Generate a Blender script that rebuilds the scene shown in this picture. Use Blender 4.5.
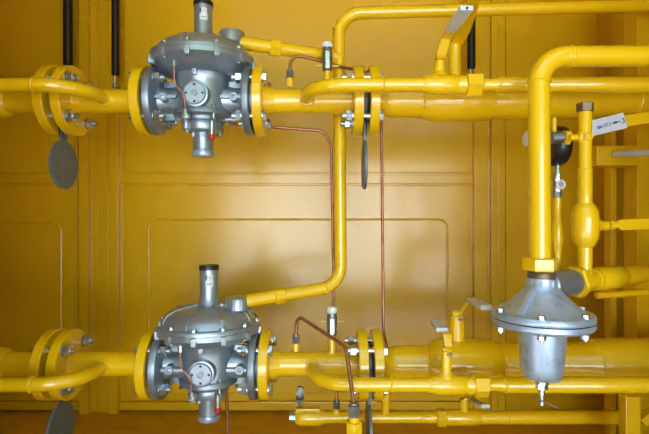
import bpy, bmesh, math, random
from mathutils import Vector, Matrix
random.seed(7)
for o in list(bpy.data.objects):
    bpy.data.objects.remove(o)
S = bpy.context.scene
C = S.collection
# ------------------------------------------------------------------ camera, sky, sun, exposure
F = 470.0                      # focal length in pixels of the 649 x 434 frame
CZ = 0.726                     # camera height above the cabinet floor
cam_d = bpy.data.cameras.new('camera')
cam_d.sensor_width = 36.0
cam_d.lens = 36.0 * F / 649.0
cam_d.clip_start = 0.02
cam = bpy.data.objects.new('camera', cam_d)
cam.location = (0, 0, CZ)
cam.rotation_euler = (math.pi / 2, 0, 0)
C.objects.link(cam)
S.camera = cam
w = bpy.data.worlds.new('sky')
S.world = w
w.use_nodes = True
bg = w.node_tree.nodes['Background']
bg.inputs['Color'].default_value = (0.55, 0.76, 1.0, 1)
bg.inputs['Strength'].default_value = 1.0
sun_d = bpy.data.lights.new('sun', 'SUN')
sun_d.energy = 22.0
sun_d.angle = 0.01
sun_d.color = (1.0, 0.97, 0.93)
sun = bpy.data.objects.new('sun', sun_d)
sun.rotation_euler = Vector((0.12, -0.72, -0.68)).to_track_quat('-Z', 'Y').to_euler()
sun.location = (0, 6, 8)
C.objects.link(sun)
S.view_settings.view_transform = 'Standard'
S.view_settings.look = 'None'
S.view_settings.exposure = 1.0
S.view_settings.gamma = 1.0
S.view_settings.use_curve_mapping = False
S.cycles.use_denoising = True
S.cycles.max_bounces = 8
S.cycles.caustics_reflective = False
S.cycles.caustics_refractive = False
S.cycles.sample_clamp_indirect = 6.0


def W(px, py, d):
    """world point at distance d in front of the camera that shows at picture point px, py"""
    return Vector(((px - 324.5) / F * d, d, CZ + (217.0 - py) / F * d))


# ------------------------------------------------------------------ materials
def material(name, col, rough=0.3, metal=0.0, var=0.06, vscale=9.0, bump=0.0, bscale=160.0, coat=0.0, spec=0.5,
             dark=None, dscale=30.0, damount=0.0, rvar=0.06, cr=0.12):
    m = bpy.data.materials.new(name)
    m.use_nodes = True
    nt = m.node_tree
    b = nt.nodes['Principled BSDF']
    tc = nt.nodes.new('ShaderNodeTexCoord')
    n = nt.nodes.new('ShaderNodeTexNoise')
    n.inputs['Scale'].default_value = vscale
    n.inputs['Detail'].default_value = 5
    nt.links.new(tc.outputs['Object'], n.inputs['Vector'])
    r = nt.nodes.new('ShaderNodeValToRGB')
    r.color_ramp.elements[0].position = 0.3
    r.color_ramp.elements[1].position = 0.7
    r.color_ramp.elements[0].color = tuple(max(0, c * (1 - var)) for c in col) + (1,)
    r.color_ramp.elements[1].color = tuple(min(1, c * (1 + var)) for c in col) + (1,)
    nt.links.new(n.outputs['Fac'], r.inputs['Fac'])
    out = r.outputs['Color']
    if dark is not None:
        n2 = nt.nodes.new('ShaderNodeTexNoise')
        n2.inputs['Scale'].default_value = dscale
        n2.inputs['Detail'].default_value = 8
        n2.inputs['Roughness'].default_value = 0.65
        nt.links.new(tc.outputs['Object'], n2.inputs['Vector'])
        mr = nt.nodes.new('ShaderNodeMapRange')
        mr.inputs['From Min'].default_value = 0.52
        mr.inputs['From Max'].default_value = 0.72
        mr.inputs['To Max'].default_value = damount
        nt.links.new(n2.outputs['Fac'], mr.inputs['Value'])
        mx = nt.nodes.new('ShaderNodeMix')
        mx.data_type = 'RGBA'
        nt.links.new(mr.outputs['Result'], mx.inputs['Factor'])
        nt.links.new(out, mx.inputs['A'])
        mx.inputs['B'].default_value = tuple(dark) + (1,)
        out = mx.outputs['Result']
    nt.links.new(out, b.inputs['Base Color'])
    rr = nt.nodes.new('ShaderNodeMapRange')
    rr.inputs['To Min'].default_value = max(0.03, rough - rvar)
    rr.inputs['To Max'].default_value = rough + rvar
    nt.links.new(n.outputs['Fac'], rr.inputs['Value'])
    nt.links.new(rr.outputs['Result'], b.inputs['Roughness'])
    b.inputs['Metallic'].default_value = metal
    b.inputs['Specular IOR Level'].default_value = spec
    b.inputs['Coat Weight'].default_value = coat
    b.inputs['Coat Roughness'].default_value = cr
    if bump:
        nb = nt.nodes.new('ShaderNodeTexNoise')
        nb.inputs['Scale'].default_value = bscale
        nb.inputs['Detail'].default_value = 3
        nt.links.new(tc.outputs['Object'], nb.inputs['Vector'])
        bp = nt.nodes.new('ShaderNodeBump')
        bp.inputs['Strength'].default_value = bump
        bp.inputs['Distance'].default_value = 0.002
        nt.links.new(nb.outputs['Fac'], bp.inputs['Height'])
        nt.links.new(bp.outputs['Normal'], b.inputs['Normal'])
    return m


PIPE = material('yellow_pipe_paint', (0.86, 0.51, 0.004), 0.30, var=0.02, coat=0.9, cr=0.07, rvar=0.02)
WALLP = material('yellow_panel_paint', (0.76, 0.445, 0.006), 0.27, var=0.03, vscale=3, coat=0.35, cr=0.17, rvar=0.02, bump=0.02, bscale=60)
FLOORP = material('yellow_floor_paint', (0.62, 0.33, 0.008), 0.5, var=0.10, vscale=6, dark=(0.25, 0.14, 0.02), damount=0.5, dscale=14)
ALU = material('cast_aluminium_paint', (0.36, 0.42, 0.50), 0.34, metal=0.68, var=0.07, vscale=60, bump=0.12, bscale=420)
ALUD = material('cast_aluminium_dark', (0.26, 0.31, 0.38), 0.38, metal=0.65, var=0.08, vscale=60, bump=0.12, bscale=420)
DIE = material('die_cast_alloy', (0.44, 0.55, 0.74), 0.34, metal=0.5, var=0.10, vscale=26, bump=0.15, bscale=300,
               dark=(0.13, 0.13, 0.14), damount=0.6, dscale=34)
STEEL = material('zinc_plated_steel', (0.56, 0.64, 0.72), 0.25, metal=0.9, var=0.12, vscale=80)
STEELD = material('dark_steel', (0.27, 0.28, 0.30), 0.38, metal=0.8, var=0.15, vscale=80)
RUSTY = material('bare_brown_steel', (0.20, 0.14, 0.09), 0.45, metal=0.6, var=0.2, vscale=60)
COPPER = material('oxidised_copper', (0.42, 0.17, 0.09), 0.34, metal=0.7, var=0.25, vscale=22, dark=(0.10, 0.035, 0.02), damount=0.7, dscale=20)
PINKC = material('bright_copper', (0.62, 0.23, 0.19), 0.35, metal=0.5, var=0.1)
BLANK = material('grey_blind_plate', (0.13, 0.17, 0.215), 0.46, metal=0.25, var=0.2, vscale=40, bump=0.1)
RUBBER = material('black_gasket', (0.008, 0.008, 0.009), 0.5, var=0.2)
BLACKP = material('black_plastic', (0.006, 0.006, 0.008), 0.32, var=0.1)
REDP = material('red_plastic', (0.62, 0.015, 0.02), 0.35, var=0.05)
WHITEP = material('white_plastic', (0.78, 0.79, 0.80), 0.35, var=0.03)
GRIP = material('pale_grey_vinyl', (0.62, 0.65, 0.70), 0.42, var=0.05)
PAPER = material('white_sticker', (0.72, 0.75, 0.78), 0.5, var=0.04)
INK = material('dark_ink', (0.03, 0.04, 0.09), 0.5, var=0.1)
BLUE = material('blue_print', (0.02, 0.10, 0.42), 0.5, var=0.1)
BOUNCE_PLASTER = material('pale_blue_bounce', (0.66, 0.76, 0.86), 0.8, var=0.03)  # pale blue, so the added building reflects cool light
CONC = material('concrete_yard', (0.28, 0.27, 0.26), 0.85, var=0.15, vscale=2)
SCREEN_LEAF = material('dark_screen_foliage', (0.035, 0.07, 0.02), 0.7, var=0.5, vscale=4)  # foliage of the added trees that screen the sky


# ------------------------------------------------------------------ mesh kit
def frame_of(axis):
    wv = Vector(axis).normalized()
    up = Vector((0, 0, 1)) if abs(wv.z) < 0.9 else Vector((1, 0, 0))
    u = up.cross(wv).normalized()
    return u, wv.cross(u), wv


class MB:
    def __init__(self):
        self.v, self.f = [], []

    def add(self, vs, fs):
        k = len(self.v)
        self.v += [Vector(p) for p in vs]
        self.f += [tuple(i + k for i in f) for f in fs]
        return self

    def lathe(self, prof, org=(0, 0, 0), axis=(0, 0, 1), seg=32, wave=0.0, nw=0):
        """profile of (radius, height) revolved about an axis"""
        u, v, ww = frame_of(axis)
        o = Vector(org)
        vs, rings = [], []
        for r, t in prof:
            if r <= 1e-6:
                rings.append([len(vs)])
                vs.append(o + ww * t)
            else:
                ring = []
                for k in range(seg):
                    a = 2 * math.pi * k / seg
                    rr = r * (1 + (wave * math.cos(nw * a) if nw else 0))
                    ring.append(len(vs))
                    vs.append(o + u * (rr * math.cos(a)) + v * (rr * math.sin(a)) + ww * t)
                rings.append(ring)
        fs = []
        for a, b in zip(rings, rings[1:]):
            if len(a) == 1 and len(b) == 1:
                continue
            for k in range(seg):
                k2 = (k + 1) % seg
                if len(a) == 1:
                    fs.append((a[0], b[k], b[k2]))
                elif len(b) == 1:
                    fs.append((a[k], b[0], a[k2]))
                else:
                    fs.append((a[k], b[k], b[k2], a[k2]))
        return self.add(vs, fs)

    def cyl(self, p0, p1, r, seg=20, r1=None, ch=0.0):
        p0, p1 = Vector(p0), Vector(p1)
        L = (p1 - p0).length
        r1 = r if r1 is None else r1
        ch = min(ch, L * 0.4, r * 0.5)
        if ch:
            pr = [(0, 0), (r - ch, 0), (r, ch), (r1, L - ch), (r1 - ch, L), (0, L)]
        else:
            pr = [(0, 0), (r, 0), (r1, L), (0, L)]
        return self.lathe(pr, p0, p1 - p0, seg)

    def ngon(self, p0, p1, r, n=6, rot=0.0, ch=0.12):
        """prism with n flats and chamfered ends, for nuts"""
        p0, p1 = Vector(p0), Vector(p1)
        u, v, ww = frame_of(p1 - p0)
        L = (p1 - p0).length
        c = min(r * ch, L * 0.3)
        vs, fs = [], []
        for rr, t in ((r - c, 0), (r, c * 0.6), (r, L - c * 0.6), (r - c, L)):
            for k in range(n):
                a = rot + 2 * math.pi * k / n
                vs.append(p0 + u * rr * math.cos(a) + v * rr * math.sin(a) + ww * t)
        for q in range(3):
            for k in range(n):
                k2 = (k + 1) % n
                fs.append((q * n + k, q * n + k2, (q + 1) * n + k2, (q + 1) * n + k))
        fs.append(tuple(range(n))[::-1])
        fs.append(tuple(3 * n + k for k in range(n)))
        return self.add(vs, fs)

    def box(self, lo, hi):
        x0, y0, z0 = lo
        x1, y1, z1 = hi
        vs = [(x0, y0, z0), (x1, y0, z0), (x1, y1, z0), (x0, y1, z0), (x0, y0, z1), (x1, y0, z1), (x1, y1, z1), (x0, y1, z1)]
        return self.add(vs, [(0, 3, 2, 1), (4, 5, 6, 7), (0, 1, 5, 4), (1, 2, 6, 5), (2, 3, 7, 6), (3, 0, 4, 7)])

    def prism(self, poly, org, ax, ay, depth):
        """a polygon in the plane (ax, ay) pushed along their normal"""
        o, ax, ay = Vector(org), Vector(ax), Vector(ay)
        n = ax.cross(ay).normalized() * depth
        k = len(poly)
        vs = [o + ax * x + ay * y for x, y in poly]
        vs += [p + n for p in vs]
        fs = [tuple(range(k))[::-1], tuple(range(k, 2 * k))]
        fs += [(i, (i + 1) % k, (i + 1) % k + k, i + k) for i in range(k)]
        return self.add(vs, fs)

    def tube(self, pts, r, bend=0.03, seg=16, nb=7):
        path = fillet(pts, bend, nb)
        tang = []
        for i, p in enumerate(path):
            a = path[max(i - 1, 0)]
            b = path[min(i + 1, len(path) - 1)]
            tang.append((b - a).normalized())
        u, v, _ = frame_of(tang[0])
        vs, fs = [], []
        for i, p in enumerate(path):
            if i:
                q = tang[i - 1].rotation_difference(tang[i])
                u = (q @ u).normalized()
            v = tang[i].cross(u).normalized()
            for k in range(seg):
                a = 2 * math.pi * k / seg
                vs.append(p + u * r * math.cos(a) + v * r * math.sin(a))
        for i in range(len(path) - 1):
            for k in range(seg):
                k2 = (k + 1) % seg
                fs.append((i * seg + k, i * seg + k2, (i + 1) * seg + k2, (i + 1) * seg + k))
        fs.append(tuple(range(seg))[::-1])
        fs.append(tuple((len(path) - 1) * seg + k for k in range(seg)))
        return self.add(vs, fs)

    def sweep(self, pts, widths, t, side=(1, 0, 0)):
        """flat bar of the given widths and thickness along a polyline, its width along side"""
        pts = [Vector(p) for p in pts]
        sd = Vector(side).normalized()
        vs, fs = [], []
        for i, p in enumerate(pts):
            tg = (pts[min(i + 1, len(pts) - 1)] - pts[max(i - 1, 0)]).normalized()
            s = (sd - tg * sd.dot(tg)).normalized()
            n = tg.cross(s).normalized()
            hw = widths[i] / 2
            for a, b in ((-1, -1), (1, -1), (1, 1), (-1, 1)):
                vs.append(p + s * hw * a + n * t / 2 * b)
        for i in range(len(pts) - 1):
            for k in range(4):
                k2 = (k + 1) % 4
                fs.append((i * 4 + k, i * 4 + k2, i * 4 + 4 + k2, i * 4 + 4 + k))
        fs.append((3, 2, 1, 0))
        q = (len(pts) - 1) * 4
        fs.append((q, q + 1, q + 2, q + 3))
        return self.add(vs, fs)

    def ring(self, org, axis, R, r, seg=32, rs=8):
        u, v, ww = frame_of(axis)
        o = Vector(org)
        vs, fs = [], []
        for i in range(seg):
            a = 2 * math.pi * i / seg
            d = u * math.cos(a) + v * math.sin(a)
            for j in range(rs):
                b = 2 * math.pi * j / rs
                vs.append(o + d * (R + r * math.cos(b)) + ww * r * math.sin(b))
        for i in range(seg):
            for j in range(rs):
                i2, j2 = (i + 1) % seg, (j + 1) % rs
                fs.append((i * rs + j, i2 * rs + j, i2 * rs + j2, i * rs + j2))
        return self.add(vs, fs)

    def mesh(self, name, mat, org=(0, 0, 0), bevel=0.0, smooth=38):
        me = bpy.data.meshes.new(name)
        o = Vector(org)
        me.from_pydata([tuple(p - o) for p in self.v], [], self.f)
        bm = bmesh.new()
        bm.from_mesh(me)
        bmesh.ops.recalc_face_normals(bm, faces=bm.faces)
        if bevel:
            es = [e for e in bm.edges if len(e.link_faces) == 2 and e.calc_face_angle(0) > 0.6]
            bmesh.ops.bevel(bm, geom=es, offset=bevel, segments=2, profile=0.6, affect='EDGES', clamp_overlap=True)
        bm.to_mesh(me)
        bm.free()
        if bevel and smooth == 38:
            smooth = 14
        me.materials.append(mat)
        me.polygons.foreach_set('use_smooth', [True] * len(me.polygons))
        me.set_sharp_from_angle(angle=math.radians(smooth))
        me.update()
        return me

    def build(self, name, mat, parent=None, bevel=0.0, smooth=38, loc=None):
        """one mesh object; its corners are given in the world (or in the thing's own frame when ROOT is set to local)"""
        root = parent
        while root is not None and root.parent is not None:
            root = root.parent
        org = loc if loc is not None else (BASE.get(root.name, Vector((0, 0, 0))) if root is not None else (0, 0, 0))
        o = bpy.data.objects.new(name, self.mesh(name, mat, org, bevel, smooth))
        C.objects.link(o)
        if parent is not None:
            o.parent = parent
        elif loc is not None:
            o.location = loc
        return o


def fillet(pts, bend, nb=7):
    pts = [Vector(p) for p in pts]
    out = [pts[0]]
    for i in range(1, len(pts) - 1):
        a, p, b = pts[i - 1], pts[i], pts[i + 1]
        d0, d1 = (a - p), (b - p)
        l0, l1 = d0.length, d1.length
        d0.normalize()
        d1.normalize()
        ang = d0.angle(d1)
        if ang > math.pi - 0.02:
            out.append(p)
            continue
        bd = bend[i - 1] if isinstance(bend, (list, tuple)) else bend
        t = min(bd / math.tan(ang / 2), l0 * 0.49 if i > 1 else l0 * 0.98, l1 * 0.49 if i < len(pts) - 2 else l1 * 0.98)
        R = t * math.tan(ang / 2)
        bis = (d0 + d1).normalized()
        c = p + bis * (R / math.sin(ang / 2))
        s, e = p + d0 * t - c, p + d1 * t - c
        full = s.angle(e)
        for k in range(nb + 1):
            f = k / nb
            q = (s * math.sin((1 - f) * full) + e * math.sin(f * full)) / math.sin(full)
            out.append(c + q)
    out.append(pts[-1])
    return out


BASE = {}


def thing(name, label, cat, loc=(0, 0, 0), group=None, local=False):
    o = bpy.data.objects.new(name, None)
    o.empty_display_size = 0.05
    C.objects.link(o)
    o.location = loc
    o['label'] = label
    o['category'] = cat
    if group:
        o['group'] = group
    BASE[o.name] = Vector((0, 0, 0)) if local else Vector(loc)
    return o


def tag(o, label, cat, group=None):
    o['label'] = label
    o['category'] = cat
    if group:
        o['group'] = group
    return o


def struct(o):
    o['kind'] = 'structure'
    return o


def share(name, me, parent, loc=(0, 0, 0), rot=(0, 0, 0), world=True):
    """another object with a shared mesh; loc in the world unless the thing is modelled in its own frame"""
    o = bpy.data.objects.new(name, me)
    C.objects.link(o)
    root = parent
    while root.parent is not None:
        root = root.parent
    o.parent = parent
    base = BASE[root.name] if world else Vector((0, 0, 0))
    o.location = Vector(loc) - base
    o.rotation_euler = rot
    return o


def copy_tree(o, parent=None):
    c = o.copy()
    C.objects.link(c)
    c.parent = parent
    for ch in list(o.children):
        copy_tree(ch, c)
    return c


# ------------------------------------------------------------------ the cabinet: floor, walls, ceiling, doors, posts
XW, YB, ZT, YF = 1.36, 1.765, CZ + 1.02, 0.42
struct(MB().box((-XW - .06, YF, -0.06), (XW + .06, YB + .06, 0)).build('floor', FLOORP))
struct(MB().box((-XW - .06, YF, ZT), (XW + .06, YB + .06, ZT + .06)).build('ceiling', WALLP))
struct(MB().box((-XW - .06, YF, 0), (-XW, YB + .06, ZT)).build('wall_left', WALLP))
struct(MB().box((XW, YF, 0), (XW + .06, YB + .06, ZT)).build('wall_right', WALLP))
struct(MB().box((-XW, YB, 0), (XW, YB + .06, ZT)).build('wall_back', WALLP))
struct(MB().box((-XW, YF - .05, 0), (-.62, YF, ZT)).build('door_4', WALLP))  # added leaf, out of view, cuts light from the left
struct(MB().box((.80, YF - .05, 0), (XW, YF, ZT)).build('door_5', WALLP))  # added likewise on the right to narrow the light opening


def wx(px, d=1.75):
    return (px - 324.5) / F * d


def wz(py, d=1.75):
    return CZ + (217 - py) / F * d


def wallbox(x0, x1, y0, y1, front, back=YB):
    return MB().box((wx(x0, front), front, wz(y1, front)), (wx(x1, front), back, wz(y0, front)))


def rounded(x0, x1, z0, z1, r, n=6):
    pts = []
    for cx, cz, a0 in ((x1 - r, z1 - r, 0), (x0 + r, z1 - r, 90), (x0 + r, z0 + r, 180), (x1 - r, z0 + r, 270)):
        for k in range(n + 1):
            a = math.radians(a0 + 90 * k / n)
            pts.append((cx + r * math.cos(a), cz + r * math.sin(a)))
    return pts


TOPY = -56
for k, (x0, x1, ex0, ex1, ey) in enumerate(((-38, 77.5, -60, 61, 223), (119, 473, 148.5, 447.5, 219.5), (506, 690, 536, 700, 222))):
    ex0, x1, ex1 = max(ex0, -30), min(x1, 689), min(ex1, 672)
    leaf = struct(wallbox(x0, x1, TOPY, 408, 1.757).build('door_%d' % (k + 1), WALLP))
    a, b = x0 + 5.5, x1 - 3.5
    if k == 2:
        continue
    wallbox(a, b, TOPY + 4, 172.6, 1.751, 1.757).build('upper_panel', WALLP, leaf, bevel=.003)
    wallbox(x0, x1, 174.2, 183.6, 1.747, 1.757).build('middle_rail', WALLP, leaf, bevel=.002)
    lp = wallbox(a, b, 185.2, 400.5, 1.751, 1.757).build('lower_panel', WALLP, leaf, bevel=.003)
    path = [Vector((px_, 1.7515, pz_)) for px_, pz_ in rounded(wx(ex0), wx(ex1), wz(393), wz(ey), .034)]
    MB().tube(path + [path[0]], .0042, 0.001, 8).build('embossed_bead', WALLP, lp)
    wallbox(x0, x1, 402.3, 409.6, 1.742, 1.757).build('bottom_rail', WALLP, leaf, bevel=.002)
post_bars = {
    1: ((79, 88, 1.728), (88, 98, 1.750), (98, 108, 1.742), (108, 117.6, 1.732)),
    2: ((474.5, 488, 1.732), (488, 491.5, 1.750), (491.5, 498, 1.736), (498, 505, 1.744)),
    3: ((690, 705, 1.712),)}
for k, bars in post_bars.items():
    root = None
    for q, (x0, x1, fr) in enumerate(bars):
        mb = wallbox(x0, x1, TOPY, 411 if k == 3 else 416.5, fr)
        if root is None:
            root = struct(mb.build('trim_%d' % k, WALLP, bevel=.002))
        else:
            mb.build('post_fold', WALLP, root, bevel=.002)
struct(wallbox(600, 607, TOPY, 112, 1.735).build('trim_4', WALLP, bevel=.002))


# ------------------------------------------------------------------ bolts (shared meshes)
def bolt_meshes(L):
    h = MB().ngon((-0.010, 0, 0), (0, 0, 0), .0142).cyl((-0.0015, 0, 0), (0, 0, 0), .0155, 16)
    h.cyl((0, 0, 0), (L + .027, 0, 0), .0078, 12, ch=.0015)
    n = MB().cyl((L, 0, 0), (L + .0022, 0, 0), .0158, 16).ngon((L + .0022, 0, 0), (L + .0165, 0, 0), .0146)
    return h.mesh('flange_bolt', STEEL), n.mesh('hex_nut', STEEL)


BM_REG = bolt_meshes(.051)
BM_PAIR = bolt_meshes(.066)
DM = 1.222        # distance of the two main pipe runs
RB = 0.068


def bolts(parent, x, z, meshes, flip=False):
    for k in range(4):
        a = math.radians(45 + 90 * k)
        loc = (x, DM + RB * math.cos(a), z + RB * math.sin(a))
        rot = (random.uniform(0, 1), 0, math.pi if flip else 0)
        b = share('bolt', meshes[0], parent, loc, rot)
        n = bpy.data.objects.new('nut', meshes[1])
        C.objects.link(n)
        n.parent = b


RF, TF, RP = .0895, .024, .0313


def flange_prof(x0, x1, R=RF):
    c = .0022
    return [(0, x0), (R - c, x0), (R, x0 + c), (R, x1 - c), (R - c, x1), (0, x1)]


def xl(mb, prof, z, y=DM, seg=48):
    return mb.lathe(prof, (0, y, z), (1, 0, 0), seg)


def weld(parent, org, axis, R, r=.0022):
    return MB().ring(org, axis, R, r, 28, 6).build('weld_bead', PIPE, parent)


DB, RBY = 1.07, .0162     # bypass pipes run in front of the mains
lines = {
    'upper': dict(z=CZ + .3005, xr=-.315, A=-.7085, B=-.666, D=.0729, E=.1128, bl=-.561, br=-.0443, R=(.0425, .053, .0455),
                  tv=(.2235, .3175, .3235, .357, .394), sm=.2615),
    'lower': dict(z=CZ - .382, xr=-.300, A=-.7164, B=-.6755, D=.0845, E=.1225, bl=-.566, br=-.029, R=(.047, .066, .053),
                  tv=(.2357, .336, .340, .3715, .41), sm=.277)}

# ------------------------------------------------------------------ pressure regulators
def make_regulator():
    t = thing('gas_regulator', 'x', 'regulator', (0, 0, 0), 'flanged gas pressure regulators', local=True)
    body = MB().lathe([(0, .066), (.078, .066), (.070, .058), (.0675, .04), (.0665, -.022), (.069, -.030), (0, -.030)], seg=48)
    for s in (-1, 1):
        body.lathe([(0, .03), (.040, .03), (.038, .066), (.034, .080), (.034, .096), (.042, .112), (0, .112)], axis=(s, 0, 0), seg=36)
        body.box((min(s * .055, s * .112), -.052, -.0035), (max(s * .055, s * .112), .05, .0035))
        body.box((min(s * .055, s * .10), -.004, -.05), (max(s * .055, s * .10), .004, .05))
    b = body.build('body', ALU, t)
    MB().box((-.009, -.078, .048), (.003, -.066, .064)).build('lug', ALU, b, bevel=.002)
    for s in (-1, 1):
        fl = MB().lathe([(0, .108), (.05, .108), (.081, .110), (.0865, .1125), (.0875, .116), (.0875, .127), (.0855, .1295), (.062, .1295), (.062, .1325), (0, .1325)],
                        axis=(s, 0, 0), seg=48).build('flange', ALUD, t)
        MB().lathe([(0, .1325), (.058, .1325), (.058, .1375), (0, .1375)], axis=(s, 0, 0), seg=36).build('gasket', RUBBER, fl)
        pl = MB().lathe([(0, .02), (.0125, .02), (.0115, .052), (.0100, .0535), (.0065, .0535), (.0065, .050), (0, .050)], (s * .088, 0, 0), (0, -1, 0), 24).build('port_boss', ALU, t)
        MB().ngon((s * .088, -.0505, 0), (s * .088, -.0545, 0), .0052).build('port_plug', STEELD if s > 0 else ALU, pl)
    # diaphragm casing
    up = MB().lathe([(0, .153), (.030, .153), (.046, .1525), (.066, .150), (.092, .1435), (.106, .135), (.1140, .125), (.1175, .117), (.119, .1125),
                     (.1305, .1115), (.132, .109), (.132, .1015), (0, .1015)], seg=72).build('upper_casing', ALU, t)
    for k in range(8):
        a = math.radians(-90 - 15 + 45 * k)
        ax = Vector((math.cos(a), math.sin(a), 0))
        sd = ax.cross(Vector((0, 0, 1)))
        mb = MB()
        w0, w1 = .0035, .0085
        prof = [(.02, .160, w0), (.05, .1555, w0), (.094, .1455, w0 * 1.3), (.109, .136, w1 * .8), (.1165, .124, w1), (.1195, .112, w1)]
        vs, fs = [], []
        for r, z, hw in prof:
            vs += [ax * r + sd * hw * .6 + Vector((0, 0, z)), ax * r - sd * hw * .6 + Vector((0, 0, z)),
                   ax * r - sd * hw + Vector((0, 0, z - .012)), ax * r + sd * hw + Vector((0, 0, z - .012))]
        for i in range(len(prof) - 1):
            for q in range(4):
                q2 = (q + 1) % 4
                fs.append((4 * i + q, 4 * i + q2, 4 * i + 4 + q2, 4 * i + 4 + q))
        fs += [(3, 2, 1, 0), tuple(4 * (len(prof) - 1) + q for q in range(4))]
        mb.add(vs, fs).build('rib', ALU, up, bevel=.0012)
    lo = MB().lathe([(0, .1005), (.132, .1005), (.132, .089), (.1295, .0865), (.121, .0845), (.104, .070), (.092, .064), (.07, .060), (0, .060)],
                    seg=72).build('lower_casing', ALU, t)
    lug = MB().box((-.0065, -.007, -.0085), (.0065, .006, .012)).mesh('lug', ALU, bevel=.002)
    scr = MB().ngon((0, 0, 0), (0, 0, .006), .0066).cyl((0, 0, .006), (0, 0, .0085), .0036, 10).cyl((0, 0, -.031), (0, 0, 0), .003, 8) \
        .ngon((0, 0, -.034), (0, 0, -.027), .0060).mesh('screw', STEEL)
    for k in range(12):
        a = math.radians(-90 - 2 + 30 * k)
        x, y = .1235 * math.cos(a), .1235 * math.sin(a)
        share('lug', lug, lo, (x * 1.045, y * 1.045, .088), (0, 0, a + math.pi / 2), False)
        share('casing_screw', scr, t, (x, y, .1118), (0, 0, a), False)
    # spring tower
    tw = MB().lathe([(0, .14), (.043, .146), (.030, .1555), (.0255, .168), (.0238, .178), (.0234, .247), (0, .247)], seg=40).build('spring_tower', ALU, t)
    MB().lathe([(0, .2455), (.0252, .2455), (.0258, .248), (.0258, .2545), (.0245, .2575), (0, .2580)], seg=40).build('cap', BLACKP, t)

    def patch(name, a0, a1, z0, z1, R, mat, par):
        vs, n = [], 8
        for rr in (R, R - .0006):
            for z in (z0, z1):
                for k in range(n + 1):
                    a = math.radians(a0 + (a1 - a0) * k / n)
                    vs.append((rr * math.sin(a), -rr * math.cos(a), z))
        m = n + 1
        fs = []
        for k in range(n):
            fs.append((k, k + 1, m + k + 1, m + k))
            fs.append((2 * m + k, 3 * m + k, 3 * m + k + 1, 2 * m + k + 1))
            fs.append((k, 2 * m + k, 2 * m + k + 1, k + 1))
            fs.append((m + k, m + k + 1, 3 * m + k + 1, 3 * m + k))
        fs += [(0, m, 3 * m, 2 * m), (n, 2 * m + n, 3 * m + n, m + n)]
        return MB().add(vs, fs).build(name, mat, par)
    st = patch('sticker', 2, 36, .220, .2345, .0240, PAPER, t)
    st2 = patch('sticker', -8, 40, .2035, .2195, .0240, PAPER, t)
    patch('printed_mark', -8, 1, .222, .2335, .0240, INK, st)
    for q in range(5):
        patch('printed_mark', 2 + q * 6.5, 5.5 + q * 6.5, .2095, .2125, .0242, INK, st2)
    for q in range(2):
        patch('printed_mark', 8, 30, .2245 + q * .004, .2253 + q * .004, .0242, INK, st)
    # breather
    vc = MB().lathe([(0, .12), (.022, .12), (.022, .143), (.030, .1435), (.0325, .1465), (.0325, .170), (.0305, .1745), (.025, .1765), (0, .177)],
                    (.077, -.012, 0), seg=72, wave=.012, nw=24).build('vent_cap', ALU, t)
    MB().ngon((.034, -.012, .150), (.034, -.012, .160), .007).build('vent_screw', STEEL, vc)
    # front cover plate
    cp = MB().lathe([(0, .05), (.0335, .05), (.0325, .080), (.0300, .0815), (.0272, .0815), (.0272, .0775), (.0265, .0775), (.0265, .0845), (.0255, .086),
                     (.0085, .086), (.0085, .082), (0, .082)], axis=(0, -1, 0), seg=40).build('cover_plate', ALU, t)
    for k in range(4):
        a = math.radians(90 * k)
        MB().cyl((.0205 * math.cos(a), -.083, .0205 * math.sin(a)), (.0205 * math.cos(a), -.0868, .0205 * math.sin(a)), .0032, 12).build('cover_screw', RUBBER, cp)
    MB().cyl((0, -.081, 0), (0, -.0845, 0), .0065, 16).build('centre_hole', STEELD, cp)
    # base
    base = MB().lathe([(0, -.029), (.0735, -.029), (.075, -.031), (.075, -.042), (.072, -.045), (.058, -.047), (.056, -.055), (0, -.055)], seg=48)
    base.build('base_plate', ALUD, t)
    for k in range(6):
        a = math.radians(-90 + 35 + 60 * k)
        share('base_screw', scr, t, (.0705 * math.cos(a), .0705 * math.sin(a), -.028), (0, 0, a), False)
    bc = MB().lathe([(0, -.054), (.046, -.054), (.0475, -.057), (.0475, -.076), (.045, -.080), (.032, -.084), (0, -.084)], seg=40).build('bottom_cover', ALU, t)
    for k in range(4):
        a = math.radians(-90 + 45 + 90 * k)
        p = Vector((.048 * math.cos(a), .048 * math.sin(a), 0))
        ear = MB().cyl(p + Vector((0, 0, -.079)), p + Vector((0, 0, -.056)), .0105, 16, ch=.001).build('ear', ALU, bc)
        sc = MB().ngon(p + Vector((0, 0, -.0865)), p + Vector((0, 0, -.079)), .0078).build('cover_screw', STEEL, bc)
    fc = MB().lathe([(0, -.082), (.0280, -.082), (.0265, -.090), (.0265, -.1255), (.025, -.127), (.025, -.1295), (0, -.1295)], seg=40).build('bottom_cup', ALU, t)
    MB().lathe([(0, -.1295), (.0272, -.1295), (.028, -.132), (.028, -.142), (.0265, -.144), (0, -.144)], seg=40).build('end_ring', DIE, t)
    for k in range(6):
        a = math.radians(-90 + 60 * k + 12)
        MB().box((-.003, -.003, -.096), (.003, .003, -.083)).build('rib', ALU, fc)
        ob = fc.children[-1]
        ob.location = (.0275 * math.cos(a), .0275 * math.sin(a), 0)
    rc = MB().cyl((.033, -.044, -.094), (.033, -.044, -.06), .0072, 16).build('bleed_stub', STEEL, t)
    o = MB().cyl((.033, -.044, -.1065), (.033, -.044, -.093), .0082, 18, ch=.002).build('bleed_cap', REDP, t)
    o['label'] = 'small red plastic cap'
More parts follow.
